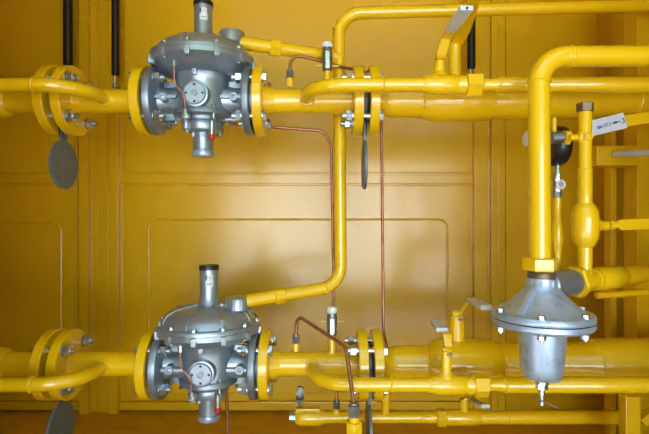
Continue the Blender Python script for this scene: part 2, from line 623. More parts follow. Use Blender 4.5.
    # impulse capillary
    cap = MB().tube([(-.046, -.096, .068), (-.046, -.092, .020), (-.0215, -.092, -.008), (-.0215, -.088, -.05)], .0016, .012, 10).build('capillary_tube', PINKC, t)
    MB().ngon((-.046, -.0965, .058), (-.046, -.0965, .076), .0052).build('capillary_nut', STEEL, cap)
    MB().ngon((-.0215, -.0885, -.058), (-.0215, -.089, -.040), .0055).build('capillary_nut', STEEL, cap)
    MB().box((-.028, -.092, -.062), (-.014, -.070, -.050)).build('capillary_bracket', ALU, cap, bevel=.002)
    return t


reg = make_regulator()
reg.location = (lines['upper']['xr'], DM, lines['upper']['z'])
reg['label'] = 'grey cast regulator with domed casing and spring tower on the upper pipe run'
reg2 = copy_tree(reg)
reg2.location = (lines['lower']['xr'], DM, lines['lower']['z'])
reg2['label'] = 'grey cast regulator with domed casing and spring tower on the lower pipe run'

# ------------------------------------------------------------------ the two main runs
for nm, L in lines.items():
    z, xr = L['z'], L['xr']
    A, B, D, E = L['A'], L['B'], L['D'], L['E']
    # left end: welded valve and flange
    t = thing('flanged_pipe_end', 'yellow pipe end with one flange left of the %s grey blind plate' % nm, 'pipe', (A, DM, z), 'main gas pipe spools')
    xl(MB(), [(0, -1.05), (RP, -1.05), (RP, A + .002), (0, A + .002)], z).build('pipe', PIPE, t)
    xb = -.815 if nm == 'upper' else -.822
    xl(MB(), [(0, -1.05), (.043, -1.05), (.043, xb - .022), (.040, xb - .008), (.033, xb), (0, xb)], z).build('valve_body', PIPE, t)
    xl(MB(), flange_prof(A, A + TF), z).build('flange', PIPE, t)
    xl(MB(), [(0, A - .03), (RP + .0005, A - .03), (RP + .009, A - .004), (RP + .009, A + .001), (0, A + .001)], z).build('neck', PIPE, t)
    # spool between the blind plate and the regulator, with its bypass branch
    c1 = xr - .137
    t2 = thing('pipe_spool', 'yellow flanged spool with curved branch feeding the %s regulator' % nm, 'pipe', (B, DM, z), 'main gas pipe spools')
    xl(MB(), [(0, B + .01), (RP, B + .01), (RP, c1 - .01), (0, c1 - .01)], z).build('pipe', PIPE, t2)
    xl(MB(), flange_prof(B, B + TF), z).build('flange', PIPE, t2)
    xl(MB(), flange_prof(c1 - TF, c1), z).build('flange', PIPE, t2)
    weld(t2, (B + TF, DM, z), (1, 0, 0), RP, .003)
    weld(t2, (c1 - TF, DM, z), (1, 0, 0), RP, .003)
    bl = L['bl']
    br = MB().tube([(bl, DM - .02, z), (bl, DB, z), (-1.05, DB, z)], RBY, .095, 20, 12).build('bypass_pipe', PIPE, t2)
    weld(br, (bl, DM - RP + .001, z), (0, 1, 0), RBY + .001, .003)
    weld(br, (bl - .1, DB, z), (1, 0, 0), RBY, .0028)
    bolts(t2, A, z, BM_PAIR)
    bolts(t2, c1 - TF, z, BM_REG)
    # spool right of the regulator
    d0 = xr + .137
    t3 = thing('pipe_spool', 'yellow flanged spool with curved branch and copper tube boss right of the %s regulator' % nm, 'pipe', (d0, DM, z), 'main gas pipe spools')
    xl(MB(), [(0, d0 + .01), (RP, d0 + .01), (RP, D + .01), (0, D + .01)], z).build('pipe', PIPE, t3)
    xl(MB(), flange_prof(d0, d0 + TF), z).build('flange', PIPE, t3)
    xl(MB(), flange_prof(D, D + TF), z).build('flange', PIPE, t3)
    xl(MB(), [(0, d0 + TF - .001), (RP + .010, d0 + TF - .001), (RP + .008, d0 + TF + .006), (RP + .0005, d0 + TF + .026), (0, d0 + TF + .026)], z).build('neck', PIPE, t3)
    weld(t3, (D, DM, z), (1, 0, 0), RP, .003)
    brx = L['br']
    v0, v1, h0, h1, rg = L['tv']
    bp = MB().tube([(brx, DM - .02, z), (brx, DB, z), (v0 + .01, DB, z)], RBY, .095, 20, 12).build('bypass_pipe', PIPE, t3)
    weld(bp, (brx, DM - RP + .001, z), (0, 1, 0), RBY + .001, .003)
    weld(bp, ((.134 if nm == 'upper' else .1515), DB, z), (1, 0, 0), RBY, .0022)
    bolts(t3, d0 + TF, z, BM_REG, True)
    bolts(t3, E + TF, z, BM_PAIR, True)
    # blind plate between the flanges
    for gx, tag_ in ((A + TF, 'hanging between the flange pair left of the %s regulator' % nm), (D + TF, 'hanging between the flange pair right of the %s regulator' % nm)):
        gw = .0139
        s = thing('spectacle_blind', 'dark grey round blind plate ' + tag_, 'blind plate', (gx + gw / 2, DM, z), 'spectacle blinds between flanges')
        xl(MB(), [(0, gx + .0005), (.052, gx + .0005), (.052, gx + .0035), (0, gx + .0035)], z).build('gasket', RUBBER, s)
        xl(MB(), [(0, gx + gw - .0035), (.052, gx + gw - .0035), (.052, gx + gw - .0005), (0, gx + gw - .0005)], z).build('gasket', RUBBER, s)
        R, zc = .0635, -.165
        poly = []
        for k in range(33):
            a = math.radians(90 + 10 + 340 * k / 32)
            poly.append((R * math.cos(a), zc + R * math.sin(a)))
        hw = .011
        poly = poly + [(hw, -.1), (hw, -.045)]
        for k in range(17):
            a = math.radians(-80 + 340 * k / 16)
            poly.append((.052 * math.cos(a), .052 * math.sin(a)))
        poly += [(-hw, -.045), (-hw, -.1)]
        MB().prism(poly, (gx + .0105, DM, z), (0, 1, 0), (0, 0, 1), -.007).build('plate', BLANK, s, bevel=.001)
    # downstream: flange, welded ball valve, pipe
    Ra, Rv, Rc = L['R']
    t4 = thing('ball_valve', 'large yellow welded ball valve with flange on the %s pipe run' % nm, 'valve', (E, DM, z), 'large ball valves on the main runs')
    xl(MB(), flange_prof(E, E + TF), z).build('flange', PIPE, t4)
    x0, x1 = (.252, .43) if nm == 'upper' else (.262, .452)
    b4 = xl(MB(), [(0, E + .01), (RP, E + .01), (RP + .001, E + TF + .008), (Ra - .006, E + TF + .022), (Ra, E + TF + .04), (Ra, x0), (Ra + .002, x0 + .004), (Rv - .003, x0 + .022), (Rv, x0 + .036),
                    (Rv, x1 - .04), (Rv - .003, x1 - .022), (Rc + .003, x1 - .003), (Rc, x1), (0, x1)], z, seg=56).build('valve_body', PIPE, t4)
    weld(b4, (x0, DM, z), (1, 0, 0), Ra, .0025)
    if nm == 'upper':
        st = W(454.5, 45, 1.222)
        MB().cyl((st.x, DM, z + Rv - .01), (st.x, DM, st.z), .0155, 20, ch=.002).build('stem', PIPE, t4)
        MB().ngon((st.x, DM, st.z), (st.x, DM, st.z + .010), .011).build('stem_nut', RUSTY, t4)
        lv = MB().sweep([W(454, 47, 1.225), W(458, 41, 1.205), W(464, 30, 1.16), W(477, -10, 0.99)], [.026, .032, .032, .028], .006).build('lever', PIPE, t4, bevel=.0015)
        MB().sweep([W(475.5, -6, 1.005), W(484, -34, .90)], [.034, .034], .012).build('grip', GRIP, lv, bevel=.003)
    else:
        st = W(457, 315, 1.222)
        MB().cyl((st.x, DM, z + Rv - .01), (st.x, DM, st.z), .0205, 24, ch=.002).build('stem', PIPE, t4)
        MB().ngon((st.x, DM, st.z - .001), (st.x, DM, st.z + .012), .015).build('stem_nut', PIPE, t4)
        MB().box((st.x - .004, DM - .0215, st.z - .010), (st.x + .016, DM - .012, st.z - .004)).build('stop_pin', RUSTY, t4)
        lv = MB().sweep([W(456, 315, 1.215), W(460, 312.5, 1.215), W(467, 303, 1.225), W(474, 301, 1.235)], [.010, .012, .012, .020], .005, (0, 1, 0)).build('lever', PIPE, t4, bevel=.001)
        MB().sweep([W(470, 299.5, 1.245), W(475, 301.5, 1.20), W(486.5, 307.5, 1.09)], [.022, .027, .027], .012).build('grip', GRIP, lv, bevel=.003)
    t5 = thing('gas_pipe', 'yellow main pipe leaving the large ball valve on the %s run' % nm, 'pipe', (x1, DM, z), 'main pipes beyond the ball valves')
    if nm == 'upper':
        xl(MB(), [(0, x1 - .002), (Rc, x1 - .002), (Rc, .80), (Rc, 1.2), (0, 1.2)], z).build('pipe', PIPE, t5)
        weld(t5, (x1, DM, z), (1, 0, 0), Rc, .0025)
        weld(t5, (.79, DM, z), (.9, .2, 0), Rc, .003)
    else:
        xl(MB(), [(0, x1 - .002), (Rc, x1 - .002), (Rc, .662), (.0655, .690), (.0655, 1.2), (0, 1.2)], z).build('pipe', PIPE, t5)
        weld(t5, (x1, DM, z), (1, 0, 0), Rc, .0025)
        weld(t5, (.692, DM, z), (1, 0, 0), .0655, .003)
    # small ball valve on the bypass
    t6 = thing('ball_valve', 'small yellow ball valve with hex union on the %s bypass pipe' % nm, 'valve', (v0, DB, z), 'small ball valves on the bypass pipes')
    yb = DB
    MB().lathe([(0, v0), (RBY + .001, v0), (RBY + .002, v0 + .004), (.0225, v0 + .018), (.0228, v1 - .022), (.0205, v1 - .018), (.0205, v1 - .012), (.0215, v1 - .010), (.0215, v1 + .002), (0, v1 + .002)],
               (0, yb, z), (1, 0, 0), 36).build('valve_body', PIPE, t6)
    MB().ngon((h0 - .003, yb, z), (h1, yb, z), .0268, rot=.2).build('union_nut', PIPE, t6)
    sx = L['sm']
    stz = z + (.0555 if nm == 'upper' else .078)
    MB().cyl((sx, yb, z + .015), (sx, yb, stz), .0125, 20, r1=.0115, ch=.0015).lathe([(0, .017), (.022, .017), (.0135, .030), (0, .030)], (sx, yb, z), (0, 0, 1), 20).build('stem', PIPE, t6)
    MB().ngon((sx, yb, stz), (sx, yb, stz + .008), .010).build('stem_nut', RUSTY if nm == 'upper' else PIPE, t6)
    if nm == 'upper':
        lv = MB().sweep([W(440.5, 58, 1.06), W(440.8, 55, 1.05), W(446, 38, 1.03), W(453, 28, .99), W(460, 16.5, .94)], [.020, .022, .021, .021, .021], .005).build('lever', PIPE, t6, bevel=.0012)
        g = MB().sweep([W(450.2, 31, 1.005), W(456.5, 21.5, .96), W(467, 7.5, .898)], [.024, .026, .026], .010).build('grip', GRIP, lv, bevel=.003)
        e = W(467, 8.2, .897)
        MB().cyl((e.x, e.y - .0022, e.z), (e.x, e.y + .003, e.z), .0022, 12).build('grip_hole', RUBBER, lv)
    else:
        MB().box((sx - .002, yb - .0135, stz - .009), (sx + .012, yb - .008, stz - .004)).build('stop_pin', RUSTY, t6)
        lv = MB().sweep([W(448, 351, 1.05), W(448.5, 347, 1.06), W(447, 335, 1.075), W(443, 331, 1.11)], [.014, .017, .019, .020], .005).build('lever', PIPE, t6, bevel=.0012)
        MB().sweep([W(442, 330, 1.10), W(439, 326, 1.14), W(435.5, 320.5, 1.19)], [.028, .029, .029], .010, (1, .15, 0)).build('grip', GRIP, lv, bevel=.003)
    t7 = thing('gas_pipe', 'slim yellow pipe leaving the small ball valve on the %s bypass' % nm, 'pipe', (h1, DB, z), 'bypass pipes beyond the ball valves')
    r7 = .0182
    MB().lathe([(0, h1 - .002), (.0138, h1 - .002), (.0138, rg - .010), (r7, rg), (r7, 1.0), (0, 1.0)], (0, yb, z), (1, 0, 0), 28).build('pipe', PIPE, t7)
    weld(t7, (rg, yb, z), (1, 0, 0), r7, .0025)

# ------------------------------------------------------------------ vent pipe behind the runs
RV = .0168
t = thing('vent_pipe', 'slim yellow vent pipe joining both regulator breathers, rising behind the main runs', 'pipe', W(339, 220, 1.29))
p0, p1, p2, p3 = W(246, 301, 1.205), W(341, 285.5, 1.29), W(338.5, 13.5, 1.29), W(690, 4.5, 1.29)
v = MB().tube([p0, p1, p2, p3], RV, .062, 20, 10).build('pipe', PIPE, t)
q0, q1 = W(239, 42.5, 1.205), W(338.8, 57.5, 1.288)
v2 = MB().tube([q0, q1], RV * .98, .05, 20).build('branch_pipe', PIPE, t)
for a, b, f in ((p0, p1, .335), (q0, q1, .345)):
    d = (b - a).normalized()
    c = a + (b - a) * f
    MB().ngon(c - d * .014, c + d * .014, .0222, rot=.25).build('hex_coupling', PIPE, t)
weld(t, W(325, 288.2, 1.2745), p1 - p0, RV, .0022)
weld(t, W(340.6, 264, 1.29), p2 - p1, RV, .0018)
weld(t, W(354, 13.2, 1.29), p3 - p2, RV, .0018)
weld(t, W(338.8, 29, 1.29), p2 - p1, RV, .0018)
weld(t, q1 - (q1 - q0).normalized() * .017, Vector((.8, -.6, 0)), RV + .003, .0022)

# ------------------------------------------------------------------ push-button cocks, copper tubes
for nm, px, ct, cb, bb in (('upper', 327.3, 42.5, 48, 71.5), ('lower', 332, 306.5, 313, 335.5)):
    z = lines[nm]['z']
    X = wx(px, DM)
    zt, zb_, zs = wz(ct, DM), wz(cb, DM), wz(bb, DM)
    t = thing('push_button_cock', 'small steel gauge cock with white cap standing on the %s pipe run' % nm, 'cock', (X, DM, z + RP), 'push-button gauge cocks')
    MB().lathe([(0, z + RP - .004), (.013, z + RP - .004), (.010, z + RP + .004), (.0095, zs + .002), (0, zs + .002)], (X, DM, 0), (0, 0, 1), 20).build('boss', PIPE, t)
    b = MB().lathe([(0, zs), (.010, zs), (.0135, zs + .004), (.0135, zs + .013), (.0118, zs + .015), (.0118, zs + .022), (.0138, zs + .024), (.0138, zb_ - .012), (.0125, zb_ - .010), (.0125, zb_), (0, zb_)], (X, DM, 0), (0, 0, 1), 24).build('body', STEELD, t)
    MB().cyl((X, DM, zb_), (X, DM, zt), .0135, 24, ch=.003).build('cap', WHITEP, t)
    zp = zs + .036 if nm == 'lower' else zs + .014
    MB().cyl((X - .030, DM, zp), (X + .030, DM, zp), .0022, 10).build('cross_pin', PIPE, t)
    MB().box((X - .005, DM - .0155, zs + .006), (X + .006, DM - .010, zb_ - .012)).build('name_plate', STEEL, b, bevel=.001)

RC = .0042


def tube_nut(parent, p, up, r=.0105, L=.018, boss=None, mat=STEELD):
    p = Vector(p)
    u = Vector(up).normalized()
    n = MB().ngon(p, p + u * L, r).ngon(p + u * L, p + u * (L + .005), r * .75, 12).build('tube_nut', mat, parent)
    if boss is not None:
        MB().cyl(p - u * boss, p + u * .002, .0105, 18, r1=.0088).build('boss', PIPE, parent)
    return n


zu, zl = lines['upper']['z'], lines['lower']['z']
t = thing('copper_tube', 'brown copper tube arching from the upper run and dropping behind the flange pairs', 'tube', (wx(290, DM), DM, zu + RP), 'copper impulse tubes')
MB().tube([W(290, 78, 1.222), W(290.5, 53, 1.222), W(326, 62.5, 1.245), W(344, 67.5, 1.260), W(359, 70.5, 1.315), W(381, 76, 1.345), W(383.5, 333, 1.345), W(388, 351, 1.25)],
          RC, [.028, .2, .05, .05, .04, .03], 12).build('pipe', COPPER, t)
tube_nut(t, (wx(290, DM), DM, wz(78.5, DM)), (0, 0, 1), boss=.022)
t = thing('copper_tube', 'brown copper tube slanting over the lower spool down to a yellow fitting', 'tube', (wx(296, DM), DM, zl + RP), 'copper impulse tubes')
e = W(354, 406, 1.0)
MB().tube([W(296, 340, 1.222), W(296.8, 315, 1.222), W(346, 347, 1.055), e], RC * 1.05, [.022, .03], 12).build('pipe', COPPER, t)
tube_nut(t, (wx(296, DM), DM, wz(343, DM)), (0, 0, 1), boss=.02)
MB().ngon(e - Vector((0, 0, .022)), e + Vector((0, 0, .003)), .0135).ngon(e + Vector((0, 0, .003)), e + Vector((0, 0, .008)), .009, 12).build('tube_nut', STEELD, t)
y_ = thing('yellow_fitting', 'yellow hex fitting and riser under the slanting copper tube', 'fitting', (e.x, e.y, 0))
MB().ngon(e - Vector((0, 0, .072)), e - Vector((0, 0, .032)), .0185).cyl(e - Vector((0, 0, .034)), e - Vector((0, 0, .021)), .0125, 20, ch=.001).build('hex_body', PIPE, y_, bevel=.001)
MB().cyl((e.x, e.y, 0), e - Vector((0, 0, .07)), .0135, 20).build('riser', PIPE, y_)
t = thing('copper_tube', 'thin brown copper tube from behind the upper regulator down to the drain pipe', 'tube', W(336, 404, 1.31), 'copper impulse tubes')
MB().tube([W(214, 110, 1.262), W(232, 124, 1.31), W(325, 131, 1.318), W(331.5, 147, 1.318), W(334, 312, 1.33), W(336.5, 406, 1.31)], RC, [.03, .03, .03, .2], 12).build('pipe', COPPER, t)
zd = wz(417, 1.31)
pe = W(336.5, 408, 1.31)
tube_nut(t, pe, (0, 0, 1), .0105, .017, boss=.018)
t = thing('copper_tube', 'short brown copper tube dropping to the floor below the lower regulator', 'tube', (wx(228, 1.285), 1.285, 0), 'copper impulse tubes')
MB().tube([W(220, 372, 1.27), W(226.5, 380, 1.285), W(228.5, 470, 1.285), (wx(228.5, 1.285), 1.285, 0.0)], RC * 1.05, .02, 12).build('pipe', COPPER, t)

# ------------------------------------------------------------------ drain line near the floor
DD = 1.31
zd = wz(417.3, DD)
t = thing('drain_pipe', 'slim yellow drain pipe with plugged end near the floor', 'pipe', (wx(320, DD), DD, zd))
xa, xb_, xc_ = wx(295, DD), wx(318, DD), wx(326, DD)
MB().lathe([(0, xa), (.015, xa), (.0165, xa + .004), (.0195, xa + .008), (.0225, xa + .018), (.0225, xb_), (.0155, xc_), (.0155, wx(437, DD)), (0, wx(437, DD))], (0, DD, zd), (1, 0, 0), 30).build('pipe', PIPE, t)
MB().ngon((wx(289.5, DD), DD, zd), (xa + .002, DD, zd), .0165, 12).build('end_plug', STEEL, t)
MB().tube([(wx(386.5, DD), DM + .012, zl - .02), (wx(386.5, DD), DD, zl - .075), (wx(385, DD), DD, zd + .01)], .0115, .03, 16).build('riser', PIPE, t)
weld(t, (wx(421, DD), DD, zd), (1, 0, 0), .0155, .0018)
t = thing('ball_valve', 'small yellow ball valve on the drain pipe near the floor', 'valve', (wx(460, DD), DD, zd))
MB().ngon((wx(436, DD), DD, zd), (wx(446, DD), DD, zd), .0245).build('union_nut', PIPE, t)
MB().lathe([(0, wx(445, DD)), (.0185, wx(445, DD)), (.0215, wx(449, DD)), (.0215, wx(474, DD)), (.018, wx(480, DD)), (0, wx(480, DD))], (0, DD, zd), (1, 0, 0), 30).build('valve_body', PIPE, t)
MB().cyl((wx(464, DD), DD, zd + .015), (wx(464, DD), DD, wz(399, DD)), .0115, 18).build('stem', PIPE, t)
lv = MB().sweep([W(464, 398.5, 1.31), W(470, 398, 1.305), W(478, 403, 1.25)], [.016, .016, .016], .005, (0.6, 1, 0)).build('lever', PIPE, t, bevel=.001)
MB().sweep([W(474, 400.5, 1.275), W(478, 404, 1.24), W(486, 406.5, 1.20)], [.018, .022, .024], .010).build('grip', GRIP, lv, bevel=.003)
t = thing('gas_pipe', 'slim yellow drain pipe right of the floor-level ball valve', 'pipe', (wx(500, DD), DD, zd))
MB().cyl((wx(479, DD), DD, zd), (wx(640, DD), DD, zd), .0185, 26).build('pipe', PIPE, t)
weld(t, (wx(507, DD), DD, zd), (1, 0, 0), .0185, .002)
# bleed cock
bx, bz = wx(300, DD), zd + .0225
t = thing('bleed_cock', 'tiny steel bleed cock with ring on the drain pipe end', 'cock', (bx, DD, bz))
MB().box((bx - .012, DD - .010, bz - .010), (bx + .055, DD + .010, bz + .004)).build('base', PIPE, t, bevel=.002)
MB().lathe([(0, .002), (.003, .004), (.011, .026), (.0115, .030), (0, .030)], (bx, DD, bz), (0, 0, 1), 16).build('cone', STEEL, t)
MB().box((bx - .010, DD - .008, bz + .029), (bx + .010, DD + .008, bz + .035)).build('collar', RUBBER, t)
MB().cyl((bx, DD, bz + .034), (bx, DD, bz + .048), .008, 14).cyl((bx, DD - .008, bz + .052), (bx, DD + .008, bz + .052), .0115, 20, ch=.001).build('head', STEELD, t)
MB().ring((bx, DD - .010, bz + .052), (0, 1, 0), .0095, .0025, 20, 8).build('ring', STEEL, t)

# ------------------------------------------------------------------ diaphragm regulator at the right with its feed pipe
DG = .95
GX = wx(541.8, DG)
gz = lambda py: wz(py, DG)
t = thing('feed_pipe', 'thick yellow feed pipe with elbow dropping into the pale diaphragm regulator', 'pipe', (GX - .004, DG, gz(258)))
RG = .0208
fp = [(GX - .0035, DG, gz(262)), (GX - .0065, DG, gz(56.5)), (.85, DG, gz(56.0))]
MB().tube(fp, RG, .055, 28, 12).build('pipe', PIPE, t)
weld(t, (GX - .006, DG, gz(82)), (0, 0, 1), RG, .0026)
weld(t, (wx(570, DG), DG, gz(56.5)), (1, 0, 0), RG, .0026)
un = MB().ngon((GX - .003, DG, gz(271)), (GX - .003, DG, gz(257.5)), 0.0345, rot=.35).build('union_nut', PIPE, t, bevel=.001)
GP = Vector((GX, DG, 0))
t = thing('diaphragm_regulator', 'pale die-cast diaphragm regulator hanging under the thick yellow feed pipe', 'regulator', (GX, DG, gz(405)))
MB().lathe([(0, gz(279)), (0.0253, gz(279)), (0.0267, gz(277)), (0.0267, gz(273)), (0.0244, gz(271)), (0.0217, gz(270)), (0, gz(270))], GP, (0, 0, 1), 32).build('thread_ring', RUSTY, t)
zr = gz(317.5)
uc = MB().lathe([(0, zr), (0.0959, zr), (0.0968, zr + .002), (0.0968, zr + .0095), (0.0946, zr + .0125), (0.0833, zr + .0145), (0.0751, zr + .019), (0.0606, zr + .031), (0.0462, zr + .045), (0.0335, zr + .058),
            (0.0285, zr + .066), (0.0285, gz(278)), (0, gz(278))], GP, (0, 0, 1), 64).build('upper_casing', DIE, t)
MB().ngon((GX, DG, zr + .048), (GX, DG, gz(278.5)), .0295, 8, .39).build('neck', DIE, uc)
for a in (-142, 38):
    ar = math.radians(a)
    ax = Vector((math.cos(ar), math.sin(ar), 0))
    sd = ax.cross(Vector((0, 0, 1))) * .006
    o = GP + Vector((0, 0, 0))
    vs = [o + ax * .03 + sd + Vector((0, 0, zr + .070)), o + ax * .03 - sd + Vector((0, 0, zr + .070)), o + ax * .082 - sd + Vector((0, 0, zr + .019)), o + ax * .082 + sd + Vector((0, 0, zr + .019)),
          o + ax * .03 + sd + Vector((0, 0, zr + .04)), o + ax * .03 - sd + Vector((0, 0, zr + .04)), o + ax * .082 - sd + Vector((0, 0, zr + .008)), o + ax * .082 + sd + Vector((0, 0, zr + .008))]
    MB().add(vs, [(0, 1, 2, 3), (4, 7, 6, 5), (0, 4, 5, 1), (1, 5, 6, 2), (2, 6, 7, 3), (3, 7, 4, 0)]).build('rib', DIE, uc, bevel=.002)
MB().lathe([(0, zr), (0.0941, zr), (0.0941, zr - .0022), (0, zr - .0022)], GP, (0, 0, 1), 64).build('diaphragm_edge', RUBBER, t)
lc = MB().lathe([(0, zr - .0022), (0.0959, zr - .0022), (0.0964, zr - .004), (0.0964, zr - .011), (0.0932, zr - .015), (0.0679, zr - .019), (0.0543, zr - .022), (0.0457, zr - .028), (0.0443, gz(345)), (0.0412, gz(366)), (0.0389, gz(373)),
             (0.0344, gz(377)), (0.0272, gz(378.5)), (0, gz(378.5))], GP, (0, 0, 1), 64).build('lower_casing', DIE, t)
gsc = MB().ngon((0, 0, 0), (0, 0, .007), .0072).cyl((0, 0, -.043), (0, 0, 0), .0038, 10).cyl((0, 0, -.001), (0, 0, .0012), .0090, 14) \
    .ngon((0, 0, -.0395), (0, 0, -.0305), .0078).mesh('casing_bolt', STEEL)
for k in range(6):
    a = math.radians(-115 + 60 * k)
    share('casing_bolt', gsc, t, (GX + .0862 * math.cos(a), DG + .0862 * math.sin(a), zr + .0135), (0, 0, a))
MB().cyl((GX, DG, gz(383)), (GX, DG, gz(377)), .0135, 20).ngon((GX, DG, gz(389)), (GX, DG, gz(380)), .0118).build('adjuster_nut', STEEL, t)
MB().cyl((GX, DG, gz(405)), (GX, DG, gz(388)), .0046, 14).cyl((GX, DG, gz(394)), (GX, DG, gz(388)), .0065, 14).build('adjuster_screw', STEEL, t)
MB().ngon((GX - .016, DG, gz(381)), (GX - .016, DG, gz(376)), .005).build('locking_screw', STEEL, t)
MB().tube([W(533, 397, .945), W(541, 401, .944), W(548, 403.5, .943), W(559.5, 409.5, .94)], .0011, .02, 8).build('seal_wire', STEELD, t)
od = Vector((.86, .5, 0)).normalized()
oz = Vector((0, 0, gz(287.5) + .004))
o0 = Vector((GX + .004, DG, 0)) + oz
MB().cyl(o0 + od * .01, o0 + od * .097, .0275, 32, ch=.003).build('outlet_stub', ALUD, t)
# outlet pipe
t = thing('outlet_pipe', 'yellow outlet pipe with union nut running back from the pale diaphragm regulator', 'pipe', o0 + od * .1)
MB().ngon(o0 + od * .100, o0 + od * .124, .0345, rot=.2).build('union_nut', PIPE, t, bevel=.001)
MB().cyl(o0 + od * .12, o0 + od * .52, .0215, 24).build('pipe', PIPE, t)
MB().lathe([(0, .185), (.0218, .185), (.0265, .195), (.0265, .275), (.0218, .285), (0, .285)], o0, od, 28).build('sleeve', PIPE, t)
weld(t, o0 + od * .172, od, .0215, .0022)
# riser with valve, capped
DR = 1.035
p = o0 + od * .142
RX, DR = p.x, p.y
rz = lambda py: wz(py, DR)
t = thing('riser_pipe', 'slim yellow upright pipe with steel cap nut and side tapping', 'pipe', (RX, DR, o0.z))
MB().lathe([(0, o0.z + .01), (.0148, o0.z + .01), (.0148, rz(244)), (0, rz(244))], (RX, DR, 0), (0, 0, 1), 24).build('pipe', PIPE, t)
MB().lathe([(0, rz(207)), (.0148, rz(207)), (.0148, rz(169)), (.0138, rz(168)), (.0138, rz(111)), (0, rz(111))], (RX, DR, 0), (0, 0, 1), 24).build('pipe', PIPE, t)
weld(t, (RX, DR, rz(169)), (0, 0, 1), .0142, .002)
MB().ngon((RX, DR, rz(112)), (RX, DR, rz(103)), .0178, rot=.3).build('cap_nut', RUSTY, t)
zt_ = rz(137.5)
MB().cyl((RX, DR, zt_), (wx(569, DR), DR, zt_), .0068, 16).ring((RX - .013, DR, zt_), (1, 0, 0), .0085, .004, 18, 8).build('side_tapping', PIPE, t)
tz = Vector((RX, DR - .002, zt_))
MB().ring(tz + Vector((0, -.0135, 0)), (0, 1, 0), .0075, .002, 18, 8).build('weld_bead', PIPE, t)
t = thing('ball_valve', 'rounded yellow ball valve on the slim upright pipe with sideways lever', 'valve', (RX, DR, rz(226)))
MB().lathe([(0, rz(247)), (.016, rz(247)), (.021, rz(244)), (.0265, rz(238)), (.0282, rz(231)), (.0282, rz(219)), (.0265, rz(211)), (.021, rz(206)), (.016, rz(203)), (0, rz(203))], (RX, DR, 0), (0, 0, 1), 32).build('valve_body', PIPE, t)
zs = rz(225.5)
sd_ = Vector((1, .12, 0)).normalized()
sp = Vector((RX, DR, zs))
MB().lathe([(0, .02), (.020, .02), (.0125, .034), (.0105, .040), (.0105, .052), (0, .052)], sp, sd_, 20).build('stem', PIPE, t)
MB().ngon(sp + sd_ * .050, sp + sd_ * .056, .010).build('stem_washer', RUSTY, t)
MB().ngon(sp + sd_ * .056, sp + sd_ * .066, .0105).cyl(sp + sd_ * .066, sp + sd_ * .080, .0078, 14).build('stem_nut', PIPE, t)
MB().sweep([sp + sd_ * .078, sp + sd_ * .082 + Vector((0, 0, .001)), sp + sd_ * .27 + Vector((0, 0, .008))], [.020, .023, .024], .006, (0, 0, 1)).build('lever', PIPE, t, bevel=.001)
# gauge group behind the feed pipe
DQ = 1.06
t = thing('pressure_gauge', 'round black pressure gauge seen edge-on behind the thick feed pipe', 'gauge', W(556, 146, DQ + .02))
gc = W(556, 146, DQ + .02)
MB().lathe([(0, -.016), (.038, -.016), (.044, -.010), (.0455, -.004), (.0455, .012), (.042, .017), (0, .017)], gc, (1, 0, 0), 40).build('case', BLACKP, t)
MB().lathe([(0, -.0165), (.037, -.0165), (.037, -.0155), (0, -.0155)], gc, (1, 0, 0), 40).build('back_plate', BLACKP, t)
t = thing('gauge_cock', 'steel gauge cock with white button beside the black pressure gauge', 'cock', W(556, 138, DQ - .02))
ca, cb_ = W(563.5, 137.5, DQ - .022), W(528, 139, DQ - .022)
MB().cyl(W(550, 137.8, DQ - .022), ca, .0135, 24, ch=.003).build('body', STEELD, t)
MB().cyl(cb_, W(551, 137.8, DQ - .022), .0045, 14).build('spindle', STEEL, t)
MB().cyl(cb_ - Vector((.007, 0, 0)), cb_ + Vector((.006, 0, 0)), .0165, 24, ch=.003).build('button', WHITEP, t)
MB().ngon(ca, W(569.5, 137.5, DQ - .022), .0165, rot=.3).build('union_nut', PIPE, t)
MB().cyl(W(554, 133, DQ - .022), W(554, 118, DQ - .022), .0055, 12).build('handle', PIPE, t)
t = thing('needle_valve', 'narrow steel needle valve with white ring under the black pressure gauge', 'valve', W(557.5, 197, DQ + .02))
nx = W(557.5, 180, DQ + .02)
nz = lambda py: wz(py, DQ + .02)
MB().lathe([(0, nz(178)), (.0075, nz(178)), (.0095, nz(175)), (.0075, nz(172)), (.0062, nz(170)), (.0062, nz(160)), (0, nz(160))], (nx.x, nx.y, 0), (0, 0, 1), 18).build('stem', STEEL, t)
MB().ngon((nx.x, nx.y, nz(192)), (nx.x, nx.y, nz(177.5)), .0105, 8).build('body', STEEL, t)
MB().ngon((nx.x, nx.y, nz(198)), (nx.x, nx.y, nz(191.5)), .0100).build('lower_nut', STEELD, t)
MB().cyl((nx.x, nx.y - .0145, nz(185)), (nx.x, nx.y, nz(185)), .0095, 20, ch=.001).build('screw_head', STEELD, t)
MB().ring((nx.x, nx.y - .0148, nz(185)), (0, 1, 0), .0088, .0024, 24, 8).build('ring', WHITEP, t)
t = thing('gauge_pipe', 'narrow yellow upright pipe with bulge below the needle valve', 'pipe', (nx.x, nx.y, nz(300)))
MB().lathe([(0, nz(340)), (.0088, nz(340)), (.0088, nz(252)), (.0100, nz(248)), (.0135, nz(243)), (.0145, nz(238)), (.0145, nz(229)), (.0120, nz(223)), (.0088, nz(218)), (.0088, nz(197.5)), (0, nz(197.5))],
           (nx.x, nx.y, 0), (0, 0, 1), 20).build('pipe', PIPE, t)

# ------------------------------------------------------------------ support frame, levers at the right
t = thing('support_frame', 'yellow steel support uprights with bracket behind the right-hand pipework', 'frame', (wx(622, 1.42), 1.42, 0))
zb = lambda py, d: wz(py, d)


